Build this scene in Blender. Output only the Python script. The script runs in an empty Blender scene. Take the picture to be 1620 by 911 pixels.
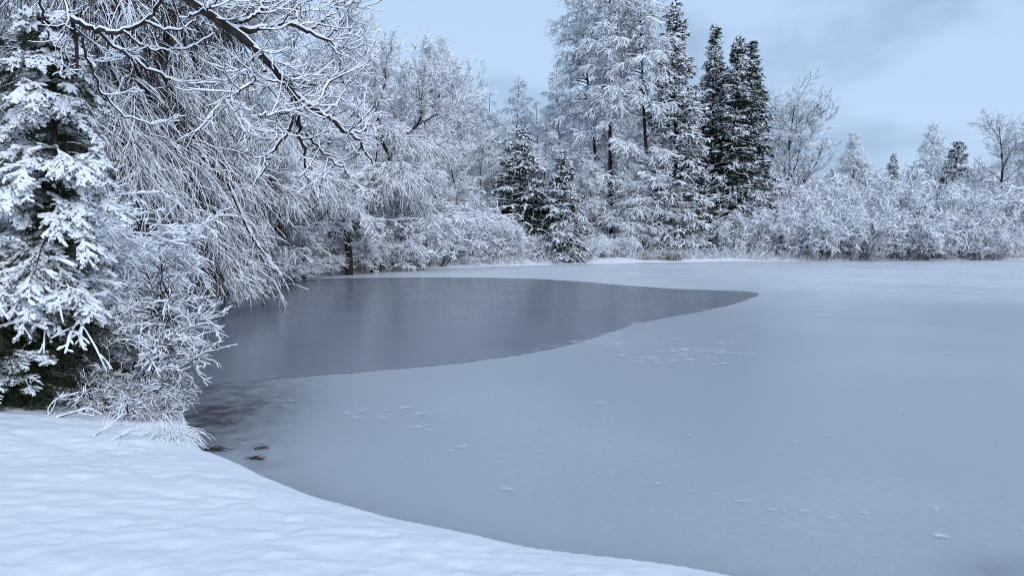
import bpy, math, numpy as np
R = math.radians
scn = bpy.context.scene
col = scn.collection

# ------------------------------------------------------------------ camera
F, CX, CY, CAMZ = 1170.0, 810.0, 455.5, 2.6
PITCH = math.atan(90.5 / F)
cam = bpy.data.cameras.new("camera")
cam.sensor_width = 36; cam.lens = 36 * F / 1620
cam.clip_start = 0.05; cam.clip_end = 3000
co = bpy.data.objects.new("camera", cam); col.objects.link(co)
co.location = (0, 0, CAMZ); co.rotation_euler = (R(90) - PITCH, 0, 0)
scn.camera = co

# ------------------------------------------------------------------ sky, sun, exposure
SUN_EL, SUN_AZ = R(30), R(152)      # azimuth clockwise from +Y
w = bpy.data.worlds.new("World"); scn.world = w; w.use_nodes = True
nt = w.node_tree; nt.nodes.clear()
def N(t, nt_, **kw):
    n = nt_.nodes.new(t)
    for k, v in kw.items(): setattr(n, k, v)
    return n
def L(nt_, a, b): nt_.links.new(a, b)
out = N('ShaderNodeOutputWorld', nt); bg = N('ShaderNodeBackground', nt)
bg.inputs['Strength'].default_value = 0.1
sky = N('ShaderNodeTexSky', nt, sky_type='NISHITA', sun_disc=False)
sky.sun_elevation = SUN_EL; sky.sun_rotation = SUN_AZ; sky.air_density = 1.0; sky.dust_density = 2.0
tc = N('ShaderNodeTexCoord', nt)
sep = N('ShaderNodeSeparateXYZ', nt); L(nt, tc.outputs['Generated'], sep.inputs[0])
# overcast luminance: horizon to zenith
mr = N('ShaderNodeMapRange', nt); L(nt, sep.outputs['Z'], mr.inputs['Value'])
mr.inputs['From Min'].default_value = 0.0; mr.inputs['From Max'].default_value = 0.9
mr.inputs['To Min'].default_value = 1.08; mr.inputs['To Max'].default_value = 0.95
# soft cloud structure, projected on a flat layer
mp = N('ShaderNodeMapping', nt); mp.inputs['Scale'].default_value = (1.0, 1.0, 1.7)
mp.inputs['Location'].default_value = (0.31, 0.2, 0.14)
L(nt, tc.outputs['Generated'], mp.inputs['Vector'])
n1 = N('ShaderNodeTexNoise', nt); n1.inputs['Scale'].default_value = 3.8; n1.inputs['Detail'].default_value = 9
n1.inputs['Roughness'].default_value = 0.5; n1.inputs['Distortion'].default_value = 0.35
L(nt, mp.outputs[0], n1.inputs['Vector'])
r1 = N('ShaderNodeMapRange', nt); L(nt, n1.outputs['Fac'], r1.inputs['Value'])
r1.inputs['From Min'].default_value = 0.40; r1.inputs['From Max'].default_value = 0.58; r1.interpolation_type = 'SMOOTHSTEP'
n2 = N('ShaderNodeTexNoise', nt); n2.inputs['Scale'].default_value = 1.3; n2.inputs['Detail'].default_value = 2
L(nt, mp.outputs[0], n2.inputs['Vector'])
mx = N('ShaderNodeMix', nt, data_type='RGBA'); 
mx.inputs[6].default_value = (2.85, 3.95, 5.65, 1); mx.inputs[7].default_value = (4.0, 5.35, 7.4, 1)
L(nt, r1.outputs[0], mx.inputs[0])
ml = N('ShaderNodeVectorMath', nt, operation='SCALE'); L(nt, mx.outputs[2], ml.inputs[0]); L(nt, mr.outputs[0], ml.inputs['Scale'])
m2 = N('ShaderNodeMix', nt, data_type='RGBA'); m2.inputs[0].default_value = 0.9
L(nt, sky.outputs[0], m2.inputs[6]); L(nt, ml.outputs[0], m2.inputs[7])
L(nt, m2.outputs[2], bg.inputs['Color']); L(nt, bg.outputs[0], out.inputs[0])

sd = bpy.data.lights.new("sun", 'SUN'); sd.energy = 1.35; sd.angle = R(34); sd.color = (0.83, 0.895, 1.0)
so = bpy.data.objects.new("sun", sd); col.objects.link(so)
so.rotation_euler = (R(90) - SUN_EL, 0, math.pi - SUN_AZ)
so.location = (-20, 10, 40)
vs = scn.view_settings
vs.view_transform = 'Standard'; vs.look = 'None'; vs.gamma = 1; vs.use_curve_mapping = False; vs.exposure = 0.36
scn.cycles.max_bounces = 8; scn.cycles.diffuse_bounces = 6; scn.cycles.glossy_bounces = 3
scn.cycles.transparent_max_bounces = 40; scn.cycles.use_denoising = True; scn.cycles.denoising_prefilter = 'NONE'; scn.cycles.sample_clamp_indirect = 3; scn.cycles.filter_width = 1.05

# ------------------------------------------------------------------ pixel -> world
def ray(px, py):
    a = (px - CX) / F; b = -(py - CY) / F
    return np.array([a, math.cos(PITCH) + b * math.sin(PITCH), -math.sin(PITCH) + b * math.cos(PITCH)])
def onz(px, py, z=0.0):
    d = ray(px, py); return np.array([0, 0, CAMZ]) + d * ((z - CAMZ) / d[2])
def atD(px, py, D):
    d = ray(px, py); return np.array([0, 0, CAMZ]) + d * (D / d[1])
def colX(px, D): return (px - CX) / F * D * (1.0 / math.cos(PITCH)) * 0.997

# ------------------------------------------------------------------ materials
def mat(name, base, rough=0.8, spec=0.3, noise=None, bump=None):
    m = bpy.data.materials.new(name); m.use_nodes = True
    t = m.node_tree; b = t.nodes['Principled BSDF']
    b.inputs['Base Color'].default_value = (*base, 1); b.inputs['Roughness'].default_value = rough
    b.inputs['Specular IOR Level'].default_value = spec
    if noise:
        sc, c2, lo, hi = noise
        g = N('ShaderNodeTexCoord', t); nz = N('ShaderNodeTexNoise', t); nz.inputs['Scale'].default_value = sc
        nz.inputs['Detail'].default_value = 5
        L(t, g.outputs['Object'], nz.inputs['Vector'])
        rr = N('ShaderNodeMapRange', t); rr.inputs['From Min'].default_value = lo; rr.inputs['From Max'].default_value = hi
        L(t, nz.outputs['Fac'], rr.inputs['Value'])
        mm = N('ShaderNodeMix', t, data_type='RGBA'); mm.inputs[6].default_value = (*base, 1); mm.inputs[7].default_value = (*c2, 1)
        L(t, rr.outputs[0], mm.inputs[0]); L(t, mm.outputs[2], b.inputs['Base Color'])
    if bump:
        g = N('ShaderNodeTexCoord', t); nz = N('ShaderNodeTexNoise', t); nz.inputs['Scale'].default_value = bump[0]
        nz.inputs['Detail'].default_value = 4; L(t, g.outputs['Object'], nz.inputs['Vector'])
        bu = N('ShaderNodeBump', t); bu.inputs['Strength'].default_value = bump[1]; bu.inputs['Distance'].default_value = bump[2]
        L(t, nz.outputs['Fac'], bu.inputs['Height']); L(t, bu.outputs[0], b.inputs['Normal'])
    return m
M_SNOW = mat('snow', (0.94, 0.95, 0.965), 0.75, 0.2)
M_GROUND = mat('snow_ground', (0.87, 0.885, 0.91), 0.7, 0.2, bump=(5.0, 0.35, 0.05))
M_BARK = mat('bark', (0.025, 0.02, 0.018), 0.9, 0.2, noise=(9, (0.07, 0.062, 0.06), 0.5, 0.75), bump=(30, 0.6, 0.02))
M_BARK_RED = mat('reddish_bark', (0.06, 0.035, 0.025), 0.9, 0.2, noise=(12, (0.13, 0.09, 0.07), 0.45, 0.7), bump=(30, 0.6, 0.02))
M_TWIG = mat('frosted_twig_bark', (0.15, 0.145, 0.165), 0.85, 0.2)
M_TWIG_DARK = mat('dark_twig_bark', (0.025, 0.02, 0.02), 0.85, 0.2)
M_NEEDLE = mat('needles', (0.012, 0.022, 0.014), 0.7, 0.3, noise=(3, (0.035, 0.05, 0.03), 0.4, 0.7))
M_NEEDLE_NEAR = mat('near_needles', (0.018, 0.035, 0.018), 0.7, 0.3, noise=(6, (0.06, 0.075, 0.035), 0.4, 0.72))
M_GRASS = mat('dry_grass', (0.16, 0.14, 0.09), 0.85, 0.2, noise=(4, (0.30, 0.26, 0.17), 0.4, 0.7))
M_PEAT = mat('wet_peat', (0.03, 0.026, 0.02), 0.6, 0.4, noise=(6, (0.09, 0.08, 0.06), 0.45, 0.7))

# ------------------------------------------------------------------ mesh building in numpy
class Geo:
    """quads and tubes collected per material, linked as one mesh object's data"""
    def __init__(s): s.v = []; s.f = []; s.m = []; s.n = 0
    def add(s, V, Q, mi=0):
        s.v.append(V.reshape(-1, 3)); s.f.append(Q.reshape(-1, 4) + s.n); s.m.append(np.full(Q.reshape(-1, 4).shape[0], mi, np.int32))
        s.n += V.reshape(-1, 3).shape[0]
    def mesh(s, name, mats, smooth=True):
        if not s.v: return None
        V = np.concatenate(s.v).astype(np.float32); Q = np.concatenate(s.f).astype(np.int32); MI = np.concatenate(s.m)
        me = bpy.data.meshes.new(name)
        me.vertices.add(len(V)); me.vertices.foreach_set('co', V.ravel())
        me.loops.add(Q.size); me.loops.foreach_set('vertex_index', Q.ravel())
        me.polygons.add(len(Q)); me.polygons.foreach_set('loop_start', np.arange(0, Q.size, 4, dtype=np.int32))
        me.polygons.foreach_set('loop_total', np.full(len(Q), 4, np.int32))
        me.polygons.foreach_set('use_smooth', np.full(len(Q), smooth))
        for m_ in mats: me.materials.append(m_)
        me.polygons.foreach_set('material_index', MI)
        me.update(calc_edges=True)
        return me
def nrm(a): return a / np.maximum(np.linalg.norm(a, axis=-1, keepdims=True), 1e-9)
Z = np.array([0., 0., 1.])
def frames(P, vert=False):
    T = nrm(np.gradient(P, axis=1))
    ref = np.array([0.03, 1., 0.]) if vert else Z
    S = np.cross(T, np.broadcast_to(ref, T.shape)); l = np.linalg.norm(S, axis=-1, keepdims=True)
    S = np.where(l < 0.05, np.array([1., 0, 0]), S / np.maximum(l, 1e-6))
    U = np.cross(S, T)
    return T, S, U
def tubes(geo, P, Rr, S=3, mi=0, off=None, flat=1.0, vert=False, phase=None):
    """P (n,k,3) centre lines, Rr (n,k) radii"""
    if len(P) == 0: return
    T, Sd, U = frames(P, vert)
    n, k, _ = P.shape
    C = P if off is None else P + off[..., None] * nrm(U * 0.5 + Z * 0.5)
    a = (phase if phase is not None else (-math.pi / 2 + math.pi / S)) + 2 * math.pi * np.arange(S) / S
    V = C[:, :, None, :] + Rr[:, :, None, None] * (np.cos(a)[None, None, :, None] * Sd[:, :, None, :] + flat * np.sin(a)[None, None, :, None] * U[:, :, None, :])
    idx = np.arange(n * k * S).reshape(n, k, S)
    A = idx[:, :-1, :]; B = idx[:, 1:, :]
    Q = np.stack([A, np.roll(A, -1, 2), np.roll(B, -1, 2), B], -1)
    geo.add(V, Q, mi)
def taper(n, k, r0, r1, p=1.0):
    t = np.linspace(0, 1, k) ** p
    r0 = np.broadcast_to(np.asarray(r0, float).reshape(-1, 1), (n, 1)); r1 = np.broadcast_to(np.asarray(r1, float).reshape(-1, 1), (n, 1))
    return r0 * (1 - t) + r1 * t
def grow(rng, B, D, Ln, K, jit, trop=0.0, bend=None):
    P = [B]; d = nrm(D); Ln = np.asarray(Ln).reshape(-1, 1)
    for i in range(1, K):
        d = d + jit * rng.normal(size=d.shape)
        d[:, 2] += trop if np.isscalar(trop) else trop
        if bend is not None: d = d + bend
        d = nrm(d); P.append(P[-1] + d * Ln / (K - 1))
    return np.stack(P, 1)
def spawn(rng, P, Rr, n, t0, t1, pw=1.0, weight=None):
    """n random stations on polylines -> base, tangent, radius, t, index"""
    N_, K = P.shape[:2]
    i = rng.choice(N_, n, p=weight) if weight is not None else rng.integers(0, N_, n)
    t = t0 + (t1 - t0) * rng.random(n) ** pw
    u = t * (K - 1); j = np.minimum(u.astype(int), K - 2); f = (u - j)[:, None]
    B = P[i, j] * (1 - f) + P[i, j + 1] * f
    T = nrm(P[i, j + 1] - P[i, j]); r = Rr[i, j] * (1 - f[:, 0]) + Rr[i, j + 1] * f[:, 0]
    return B, T, r, t, i
def side_dir(rng, T, ang, flat=0.0, up=0.0):
    """direction leaving tangent T at angle ang; flat=1 keeps it in the horizontal plane of T"""
    rnd = rng.normal(size=T.shape); rnd[:, 2] *= (1 - flat)
    perp = nrm(rnd - (rnd * T).sum(-1, keepdims=True) * T)
    ang = np.asarray(ang).reshape(-1, 1)
    d = np.cos(ang) * T + np.sin(ang) * perp; d[:, 2] += up
    return nrm(d)
def plen(P): return np.linalg.norm(np.diff(P, axis=1), axis=-1).sum(1)
def open_to_snow(P, sc, seed, thr):
    b = P[:, 0]; q_ = vnoise(b[:, 0] * sc + b[:, 1] * .37 * sc + 50, b[:, 2] * sc + b[:, 1] * .71 * sc + 50, seed) + .5 * vnoise(b[:, 0] * 2.3 * sc + 90, b[:, 2] * 2.3 * sc + b[:, 1] * 1.3 * sc + 20, seed + 1)
    return q_ / .75 + .5 > thr
def snow_on(rng, geo, P, Rw, s, S=3, cover=1.0, mi=0, lump=0.3, vmin=0.3, flat=0.8):
    """a ridge of snow lying along the upper side of the centre lines"""
    if cover < 1: 
        k_ = rng.random(len(P)) < cover; P = P[k_]; Rw = Rw[k_]
        if not np.isscalar(s): s = s[k_]
    if len(P) == 0: return
    T = nrm(np.gradient(P, axis=1)); hz = np.sqrt(np.clip(1 - T[..., 2] ** 2, 0, 1))
    s = np.asarray(s, float)
    s = s.reshape(-1, 1) if s.ndim == 1 else s
    rs = s * (vmin + (1 - vmin) * hz) * (1 + lump * rng.normal(size=hz.shape)).clip(0.35, 1.8)
    rs[:, -1] *= 0.7
    tubes(geo, P, rs, S, mi, off=Rw * 0.7 + rs * 0.35, flat=flat, phase=0.0 if S > 3 else -math.pi / 2 + math.pi / 3)

# ------------------------------------------------------------------ linking
def tagd(o, label=None, cat=None, group=None, kind=None):
    if label: o['label'] = label
    if cat: o['category'] = cat
    if group: o['group'] = group
    if kind: o['kind'] = kind
    return o
def link(name, me, parent=None, loc=(0, 0, 0)):
    o = bpy.data.objects.new(name, me); col.objects.link(o); o.location = loc
    if parent: o.parent = parent
    return o
def place(name, label, cat, meshes, loc, rot=0, sc=1.0, group=None, lean=0.0):
    root = link(name, None, loc=loc); root.rotation_euler = (lean, 0, rot)
    root.scale = sc if hasattr(sc, '__len__') else (sc, sc, sc); root.empty_display_size = 0.2
    tagd(root, label, cat, group)
    for pn, me in meshes:
        if me: link(pn, me, root)
    return root

# ------------------------------------------------------------------ terrain
def vnoise(x, y, seed=0):
    rg = np.random.default_rng(seed); tab = rg.random((256, 256))
    xi = np.floor(x).astype(int); yi = np.floor(y).astype(int); fx = x - xi; fy = y - yi
    fx = fx * fx * (3 - 2 * fx); fy = fy * fy * (3 - 2 * fy)
    g = lambda a, b: tab[a % 256, b % 256]
    return (g(xi, yi) * (1 - fx) + g(xi + 1, yi) * fx) * (1 - fy) + (g(xi, yi + 1) * (1 - fx) + g(xi + 1, yi + 1) * fx) * fy - 0.5

far_px = [(300, 487), (340, 478), (400, 463), (450, 448), (500, 437.5), (545, 433), (620, 428.5), (700, 425), (780, 422), (860, 419.5), (960, 417),
          (1050, 415), (1150, 413.5), (1300, 412.5), (1450, 412), (1630, 411)]
near_px = [(1190, 911), (1100, 893), (1000, 879), (900, 868), (830, 857), (760, 841), (700, 829), (640, 815), (600, 806), (560, 795), (520, 784), (480, 771), (430, 752), (400, 736), (370, 724),
           (345, 714), (322, 708)]
left_px = [(300, 685), (286, 655), (272, 610), (250, 570), (225, 530), (212, 505), (240, 495)]
poly = [onz(x, y, 0.0)[:2] for x, y in far_px] + [np.array(p) for p in [(62, 64), (75, 50), (70, 25), (50, 8), (25, 1.5), (10, 2.9), (4.5, 4.0)]] \
     + [onz(x, y, 0.27)[:2] for x, y in near_px] + [onz(x, y, 0.0)[:2] for x, y in left_px]
poly = np.array(poly)
# round the outline
for _ in range(2):
    nx = np.roll(poly, -1, 0); poly = np.stack([poly * 0.75 + nx * 0.25, poly * 0.25 + nx * 0.75], 1).reshape(-1, 2)
def sdf(x, y):
    """distance outside the pond (negative on the pond)"""
    p = np.stack([x.ravel(), y.ravel()], 1).astype(np.float32); d2 = np.full(len(p), 1e9, np.float32); ins = np.zeros(len(p), bool)
    A = poly; B = np.roll(poly, -1, 0)
    for a, b in zip(A, B):
        e = b - a; q = p - a; t = np.clip((q @ e) / (e @ e), 0, 1); dd = q - t[:, None] * e
        d2 = np.minimum(d2, (dd ** 2).sum(1))
        c = ((a[1] > p[:, 1]) != (b[1] > p[:, 1])) & (p[:, 0] < (b[0] - a[0]) * (p[:, 1] - a[1]) / (b[1] - a[1] + 1e-12) + a[0])
        ins ^= c
    d = np.sqrt(d2); return np.where(ins, -d, d).reshape(x.shape)
def sstep(x): x = np.clip(x, 0, 1); return x * x * (3 - 2 * x)
def ground_z(x, y, detail=True):
    x = np.asarray(x, float); y = np.asarray(y, float)
    d = sdf(x, y)
    nearw = sstep((16 - y) / 5)               # 1 on the near bank
    edge = 0.03 * vnoise(x * 2.2, y * 2.2, 5) + 0.05 * vnoise(x * 0.9, y * 0.9, 6)
    dn = d + edge
    zn = -0.25 + 0.52 * sstep((dn + 0.14) / 0.24) + 0.03 * sstep((dn - .05) / 0.5) + 0.135 * np.clip(dn, 0, 5.2)
    df = d + 0.7 * vnoise(x * 0.45, y * 0.45, 8)
    zf = np.clip(0.28 * df, -0.5, 0.33) + 0.03 * np.clip(df - 1.2, 0, 25) + 0.02 * np.clip(df - 30, 0, 60)
    zf = zf + np.where(df > 0.8, 0.18 * vnoise(x * 0.5, y * 0.5, 9) + 0.1 * vnoise(x * 1.3, y * 1.3, 10), 0) * sstep((df - .8) / 1.5)
    z = zn * nearw + zf * (1 - nearw)
    if detail:
        a = nearw * sstep(d / 0.5)
        z = z + a * (0.05 * vnoise(x * 0.8, y * 0.8, 1) + 0.022 * vnoise(x * 2.2 + .3 * y, y * 3.2, 2) + 0.024 * vnoise(x * 5 + y, y * 7.5, 3) + 0.018 * vnoise(x * 14, y * 15, 4))
    return z
def gz(x, y): return float(ground_z(np.array([x]), np.array([y]), False)[0])
def axis(lo, hi, fine0, fine1, step, g):
    a = list(np.arange(fine0, fine1, step)); s = step; v = fine1
    while v < hi: a.append(v); s = min(s * g, 12); v += s
    a.append(hi); s = step; v = fine0 - step; b = []
    while v > lo: b.append(v); s = min(s * g, 12); v -= s
    b.append(lo); return np.array(b[::-1] + a)
xs = axis(-410, 410, -8, 3.5, 0.04, 1.035); ys = axis(-50, 680, 2.0, 11.5, 0.04, 1.03)
X, Y = np.meshgrid(xs, ys); ZZ = ground_z(X, Y)
g = Geo(); idx = np.arange(X.size).reshape(X.shape)
g.add(np.stack([X, Y, ZZ], -1), np.stack([idx[:-1, :-1], idx[:-1, 1:], idx[1:, 1:], idx[1:, :-1]], -1))
tagd(link('ground', g.mesh('ground', [M_GROUND])), kind='structure')

# ------------------------------------------------------------------ ice and open water
def new_mat(name):
    m = bpy.data.materials.new(name); m.use_nodes = True; return m, m.node_tree, m.node_tree.nodes['Principled BSDF']
def noise(t, vec, scale, detail=3, lo=0.3, hi=0.7, a=0., b=1.):
    n = N('ShaderNodeTexNoise', t); n.inputs['Scale'].default_value = scale; n.inputs['Detail'].default_value = detail
    L(t, vec, n.inputs['Vector']); r = N('ShaderNodeMapRange', t); L(t, n.outputs['Fac'], r.inputs['Value'])
    r.inputs['From Min'].default_value = lo; r.inputs['From Max'].default_value = hi
    r.inputs['To Min'].default_value = a; r.inputs['To Max'].default_value = b
    return r.outputs[0]
def math_(t, op, a, b):
    n = N('ShaderNodeMath', t, operation=op)
    for i, v in enumerate((a, b)):
        if isinstance(v, (int, float)): n.inputs[i].default_value = v
        else: L(t, v, n.inputs[i])
    return n.outputs[0]
m, t, b = new_mat('grey_pond_ice')
geo_ = N('ShaderNodeNewGeometry', t); pos = geo_.outputs['Position']
sp = N('ShaderNodeSeparateXYZ', t); L(t, pos, sp.inputs[0])
far = N('ShaderNodeMapRange', t); L(t, sp.outputs['Y'], far.inputs['Value']); far.interpolation_type = 'SMOOTHSTEP'
far.inputs['From Min'].default_value = 18; far.inputs['From Max'].default_value = 42     # dusted with more snow away from this bank
att = N('ShaderNodeAttribute', t, attribute_name='wet')
big = noise(t, pos, 0.16, 4, 0.35, 0.65, -0.15, 0.15)
fine = noise(t, pos, 9.0, 6, 0.3, 0.7, -0.06, 0.06)
grain = noise(t, pos, 60.0, 3, 0.3, 0.7, -0.05, 0.05)
dust = noise(t, pos, 0.6, 6, 0.45, 0.75, 0.0, 0.35)
c1 = N('ShaderNodeMix', t, data_type='RGBA'); c1.inputs[6].default_value = (0.42, 0.45, 0.48, 1); c1.inputs[7].default_value = (0.80, 0.82, 0.85, 1)
f_ = math_(t, 'ADD', math_(t, 'ADD', math_(t, 'MULTIPLY', far.outputs[0], 0.75), math_(t, 'MULTIPLY', dust, far.outputs[0])), math_(t, 'ADD', big, math_(t, 'ADD', fine, grain)))
f_ = math_(t, 'MAXIMUM', f_, 0.0)
L(t, f_, c1.inputs[0])
c2 = N('ShaderNodeMix', t, data_type='RGBA'); c2.inputs[7].default_value = (0.035, 0.037, 0.04, 1)
L(t, c1.outputs[2], c2.inputs[6])
wn = noise(t, pos, 3.5, 6, 0.3, 0.7, -0.35, 0.35)
wf = math_(t, 'MULTIPLY', att.outputs['Fac'], math_(t, 'ADD', wn, 0.9)); 
cl = N('ShaderNodeClamp', t); L(t, wf, cl.inputs[0]); L(t, cl.outputs[0], c2.inputs[0])
L(t, c2.outputs[2], b.inputs['Base Color'])
b.inputs['Roughness'].default_value = 0.33; b.inputs['Specular IOR Level'].default_value = 0.35; b.inputs['IOR'].default_value = 1.31
bu = N('ShaderNodeBump', t); bu.inputs['Strength'].default_value = 0.15; bu.inputs['Distance'].default_value = 0.01
bn = N('ShaderNodeTexNoise', t); bn.inputs['Scale'].default_value = 14; bn.inputs['Detail'].default_value = 5; L(t, pos, bn.inputs['Vector'])
L(t, bn.outputs['Fac'], bu.inputs['Height']); L(t, bu.outputs[0], b.inputs['Normal'])
M_ICE = m
xs = axis(-30, 90, -8, 6, 0.2, 1.06); ys = axis(-6, 80, 3, 16, 0.2, 1.05)
X, Y = np.meshgrid(xs, ys); idx = np.arange(X.size).reshape(X.shape)
g = Geo(); g.add(np.stack([X, Y, np.full(X.shape, 0.004)], -1), np.stack([idx[:-1, :-1], idx[:-1, 1:], idx[1:, 1:], idx[1:, :-1]], -1))
me = g.mesh('pond_ice', [M_ICE])
wet = np.zeros(X.shape)
for px, py, rx, ry, s in [(330, 660, 1.1, 2.2, 1.0), (350, 700, 0.8, 0.7, 0.6), (330, 620, 1.3, 2.0, 0.75), (420, 735, 0.35, 0.3, 0.35), (390, 650, .5, .8, .35), (1620, 911, 0.5, 0.35, 0.35), (290, 680, 1.2, 1.2, .9)]:
    c = onz(px, py); wet = np.maximum(wet, s * np.exp(-((X - c[0]) / rx) ** 2 - ((Y - c[1]) / ry) ** 2))
sdw = sdf(X, Y); wet = np.maximum(wet, 0.35 * np.exp(-(np.abs(sdw) / 0.5) ** 2) * (Y < 16)); wet = np.maximum(wet, 0.5 * np.exp(-(np.abs(sdw) / 0.5) ** 2) * (Y > 16))
at = me.attributes.new('wet', 'FLOAT', 'POINT'); at.data.foreach_set('value', wet.ravel().astype(np.float32))
tagd(link('pond_ice', me), kind='structure')

m, t, b = new_mat('still_dark_water')
geo_ = N('ShaderNodeNewGeometry', t); pos = geo_.outputs['Position']
b.inputs['Base Color'].default_value = (0.2, 0.215, 0.248, 1); b.inputs['Roughness'].default_value = 0.2; b.inputs['IOR'].default_value = 1.33
rr = noise(t, pos, 0.5, 4, 0.3, 0.7, 0.17, 0.26); L(t, rr, b.inputs['Roughness'])
M_WATER = m
wp = [(300, 487), (340, 478), (400, 463), (450, 449), (492, 441), (560, 439.5), (640, 439), (740, 439), (800, 439.5), (860, 441.5), (910, 444.5), (960, 449), (1020, 453.5), (1080, 457.5), (1140, 459.5), (1192, 461.5),
      (1203, 465), (1190, 471), (1150, 484), (1100, 494), (1050, 503), (1010, 511), (980, 520), (950, 531), (920, 540), (885, 549), (850, 556), (810, 563), (760, 570), (680, 579), (600, 586), (540, 591), (480, 595), (430, 599),
      (390, 604), (350, 607), (300, 608), (240, 606), (120, 560), (100, 510), (210, 493)]
W = np.array([onz(x, y, 0.008) for x, y in wp])
def refine(Pn, n=4, amp=0.05, seed=0):
    rg = np.random.default_rng(seed)
    for _ in range(2): nx = np.roll(Pn, -1, 0); Pn = np.stack([Pn * .75 + nx * .25, Pn * .25 + nx * .75], 1).reshape(-1, 3)
    Q = []
    for i in range(len(Pn)):
        a, c = Pn[i], Pn[(i + 1) % len(Pn)]
        for k in range(n): Q.append(a + (c - a) * k / n)
    Q = np.array(Q); s = np.arange(len(Q)); r_ = amp * (0.5 + 0.03 * np.abs(Q[:, 1]))
    Q[:, 0] += r_ * (vnoise(s * 0.31, s * 0 + .5, 21) + .5 * vnoise(s * 0.9, s * 0 + .5, 22)); Q[:, 1] += 1.2 * r_ * (vnoise(s * 0.27, s * 0 + .5, 23) + .5 * vnoise(s * 0.8, s * 0 + 5.5, 24))
    return Q
W = refine(W, 4, 0.10); W[:, 2] = 0.008
me = bpy.data.meshes.new('open_water'); me.from_pydata([tuple(p) for p in W], [], [tuple(range(len(W)))]); me.materials.append(M_WATER); me.update()
tagd(link('open_water', me), kind='structure')

# frost marks and old snow blotches lying on the ice: thin crusts with ragged soft rims
m, t, b = new_mat('frost_crust')
b.inputs['Base Color'].default_value = (0.82, 0.85, 0.9, 1); b.inputs['Roughness'].default_value = 0.8
at_ = N('ShaderNodeAttribute', t, attribute_name='fade'); geo_ = N('ShaderNodeNewGeometry', t)
nn = noise(t, geo_.outputs['Position'], 11, 5, 0.3, 0.7, 0.1, 1.0)
L(t, math_(t, 'MULTIPLY', math_(t, 'MULTIPLY', at_.outputs['Fac'], 1.5), nn), b.inputs['Alpha'])
M_FROST = m
rng = np.random.default_rng(77)
spots = []
for _ in range(46):
    spots.append((rng.normal(1085, 60), rng.normal(557, 13), rng.uniform(4, 15), rng.uniform(0.45, 0.9)))
for c in [(1040, 575), (1100, 562), (1140, 555), (1165, 560), (1130, 577), (1010, 573), (1225, 531), (1248, 572), (1262, 570), (560, 642), (575, 650), (548, 655), (606, 657), (606, 662), (565, 662), (640, 646),
          (663, 676), (677, 682), (665, 655), (610, 650), (730, 708), (714, 714), (800, 774), (1040, 767), (1095, 780), (1175, 795), (1222, 808), (1272, 810), (1315, 821), (1367, 813), (1490, 829), (1487, 850), (1425, 650), (1480, 806), (1290, 460), (1295, 461), (1560, 863), (1620, 838), (1240, 810),
          (912, 541), (950, 531), (965, 528), (935, 537), (925, 524), (1010, 513), (600, 587), (540, 590), (1310, 690), (950, 640), (1500, 560), (1090, 690)]:
    spots.append((c[0], c[1], rng.uniform(7, 17), rng.uniform(0.35, 0.8)))
for _ in range(70):
    spots.append((rng.uniform(330, 480), rng.uniform(625, 720), rng.uniform(2, 6), rng.uniform(0.2, 0.6)))
for _ in range(40):
    spots.append((rng.uniform(500, 1600), rng.uniform(600, 860), rng.uniform(3, 12), rng.uniform(0.08, 0.25)))
for _ in range(26):
    spots.append((rng.uniform(700, 1620), rng.uniform(421, 433), rng.uniform(20, 90), rng.uniform(0.1, 0.35))); spots.append((rng.uniform(1260, 1620), rng.uniform(433, 480), rng.uniform(20, 90), rng.uniform(0.1, 0.35)))
for _ in range(60):
    t_ = rng.random(); a_ = [(1190, 471), (1100, 494), (1010, 511), (950, 531), (885, 549), (810, 563), (680, 579), (540, 591), (430, 599), (330, 607)]
    u_ = t_ * 9; j_ = int(u_); f_2 = u_ - j_; spots.append((a_[j_][0] * (1 - f_2) + a_[j_ + 1][0] * f_2, a_[j_][1] * (1 - f_2) + a_[j_ + 1][1] * f_2 + rng.normal() * .8, rng.uniform(2, 8), rng.uniform(.08, .4)))
V = []; Fq = []; fd = []
for k, (px, py, wd, al) in enumerate(spots):
    c = onz(px, py, 0); rx = wd / F * c[1]; ry = rx * rng.uniform(0.5, 1.1) * (1.6 if py < 470 else 1); n = 14; base = len(V); zz = 0.012 + 0.0001 * k
    V.append((c[0], c[1], zz)); fd.append(al)
    ph = rng.random(4) * 6.28
    for j in range(n):
        a = 6.2832 * j / n; q = 1 + .25 * math.sin(2 * a + ph[0]) + .2 * math.sin(3 * a + ph[1]) + .12 * math.sin(5 * a + ph[2])
        V.append((c[0] + rx * q * math.cos(a), c[1] + ry * q * math.sin(a), zz)); fd.append(0)
    for j in range(n): Fq.append((base, base + 1 + j, base + 1 + (j + 1) % n))
me = bpy.data.meshes.new('frost'); me.from_pydata(V, [], Fq); me.materials.append(M_FROST)
at = me.attributes.new('fade', 'FLOAT', 'POINT'); at.data.foreach_set('value', np.array(fd, np.float32))
tagd(link('frost', me), 'thin white frost blotches scattered over the grey pond ice', 'frost', kind='stuff')

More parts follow.
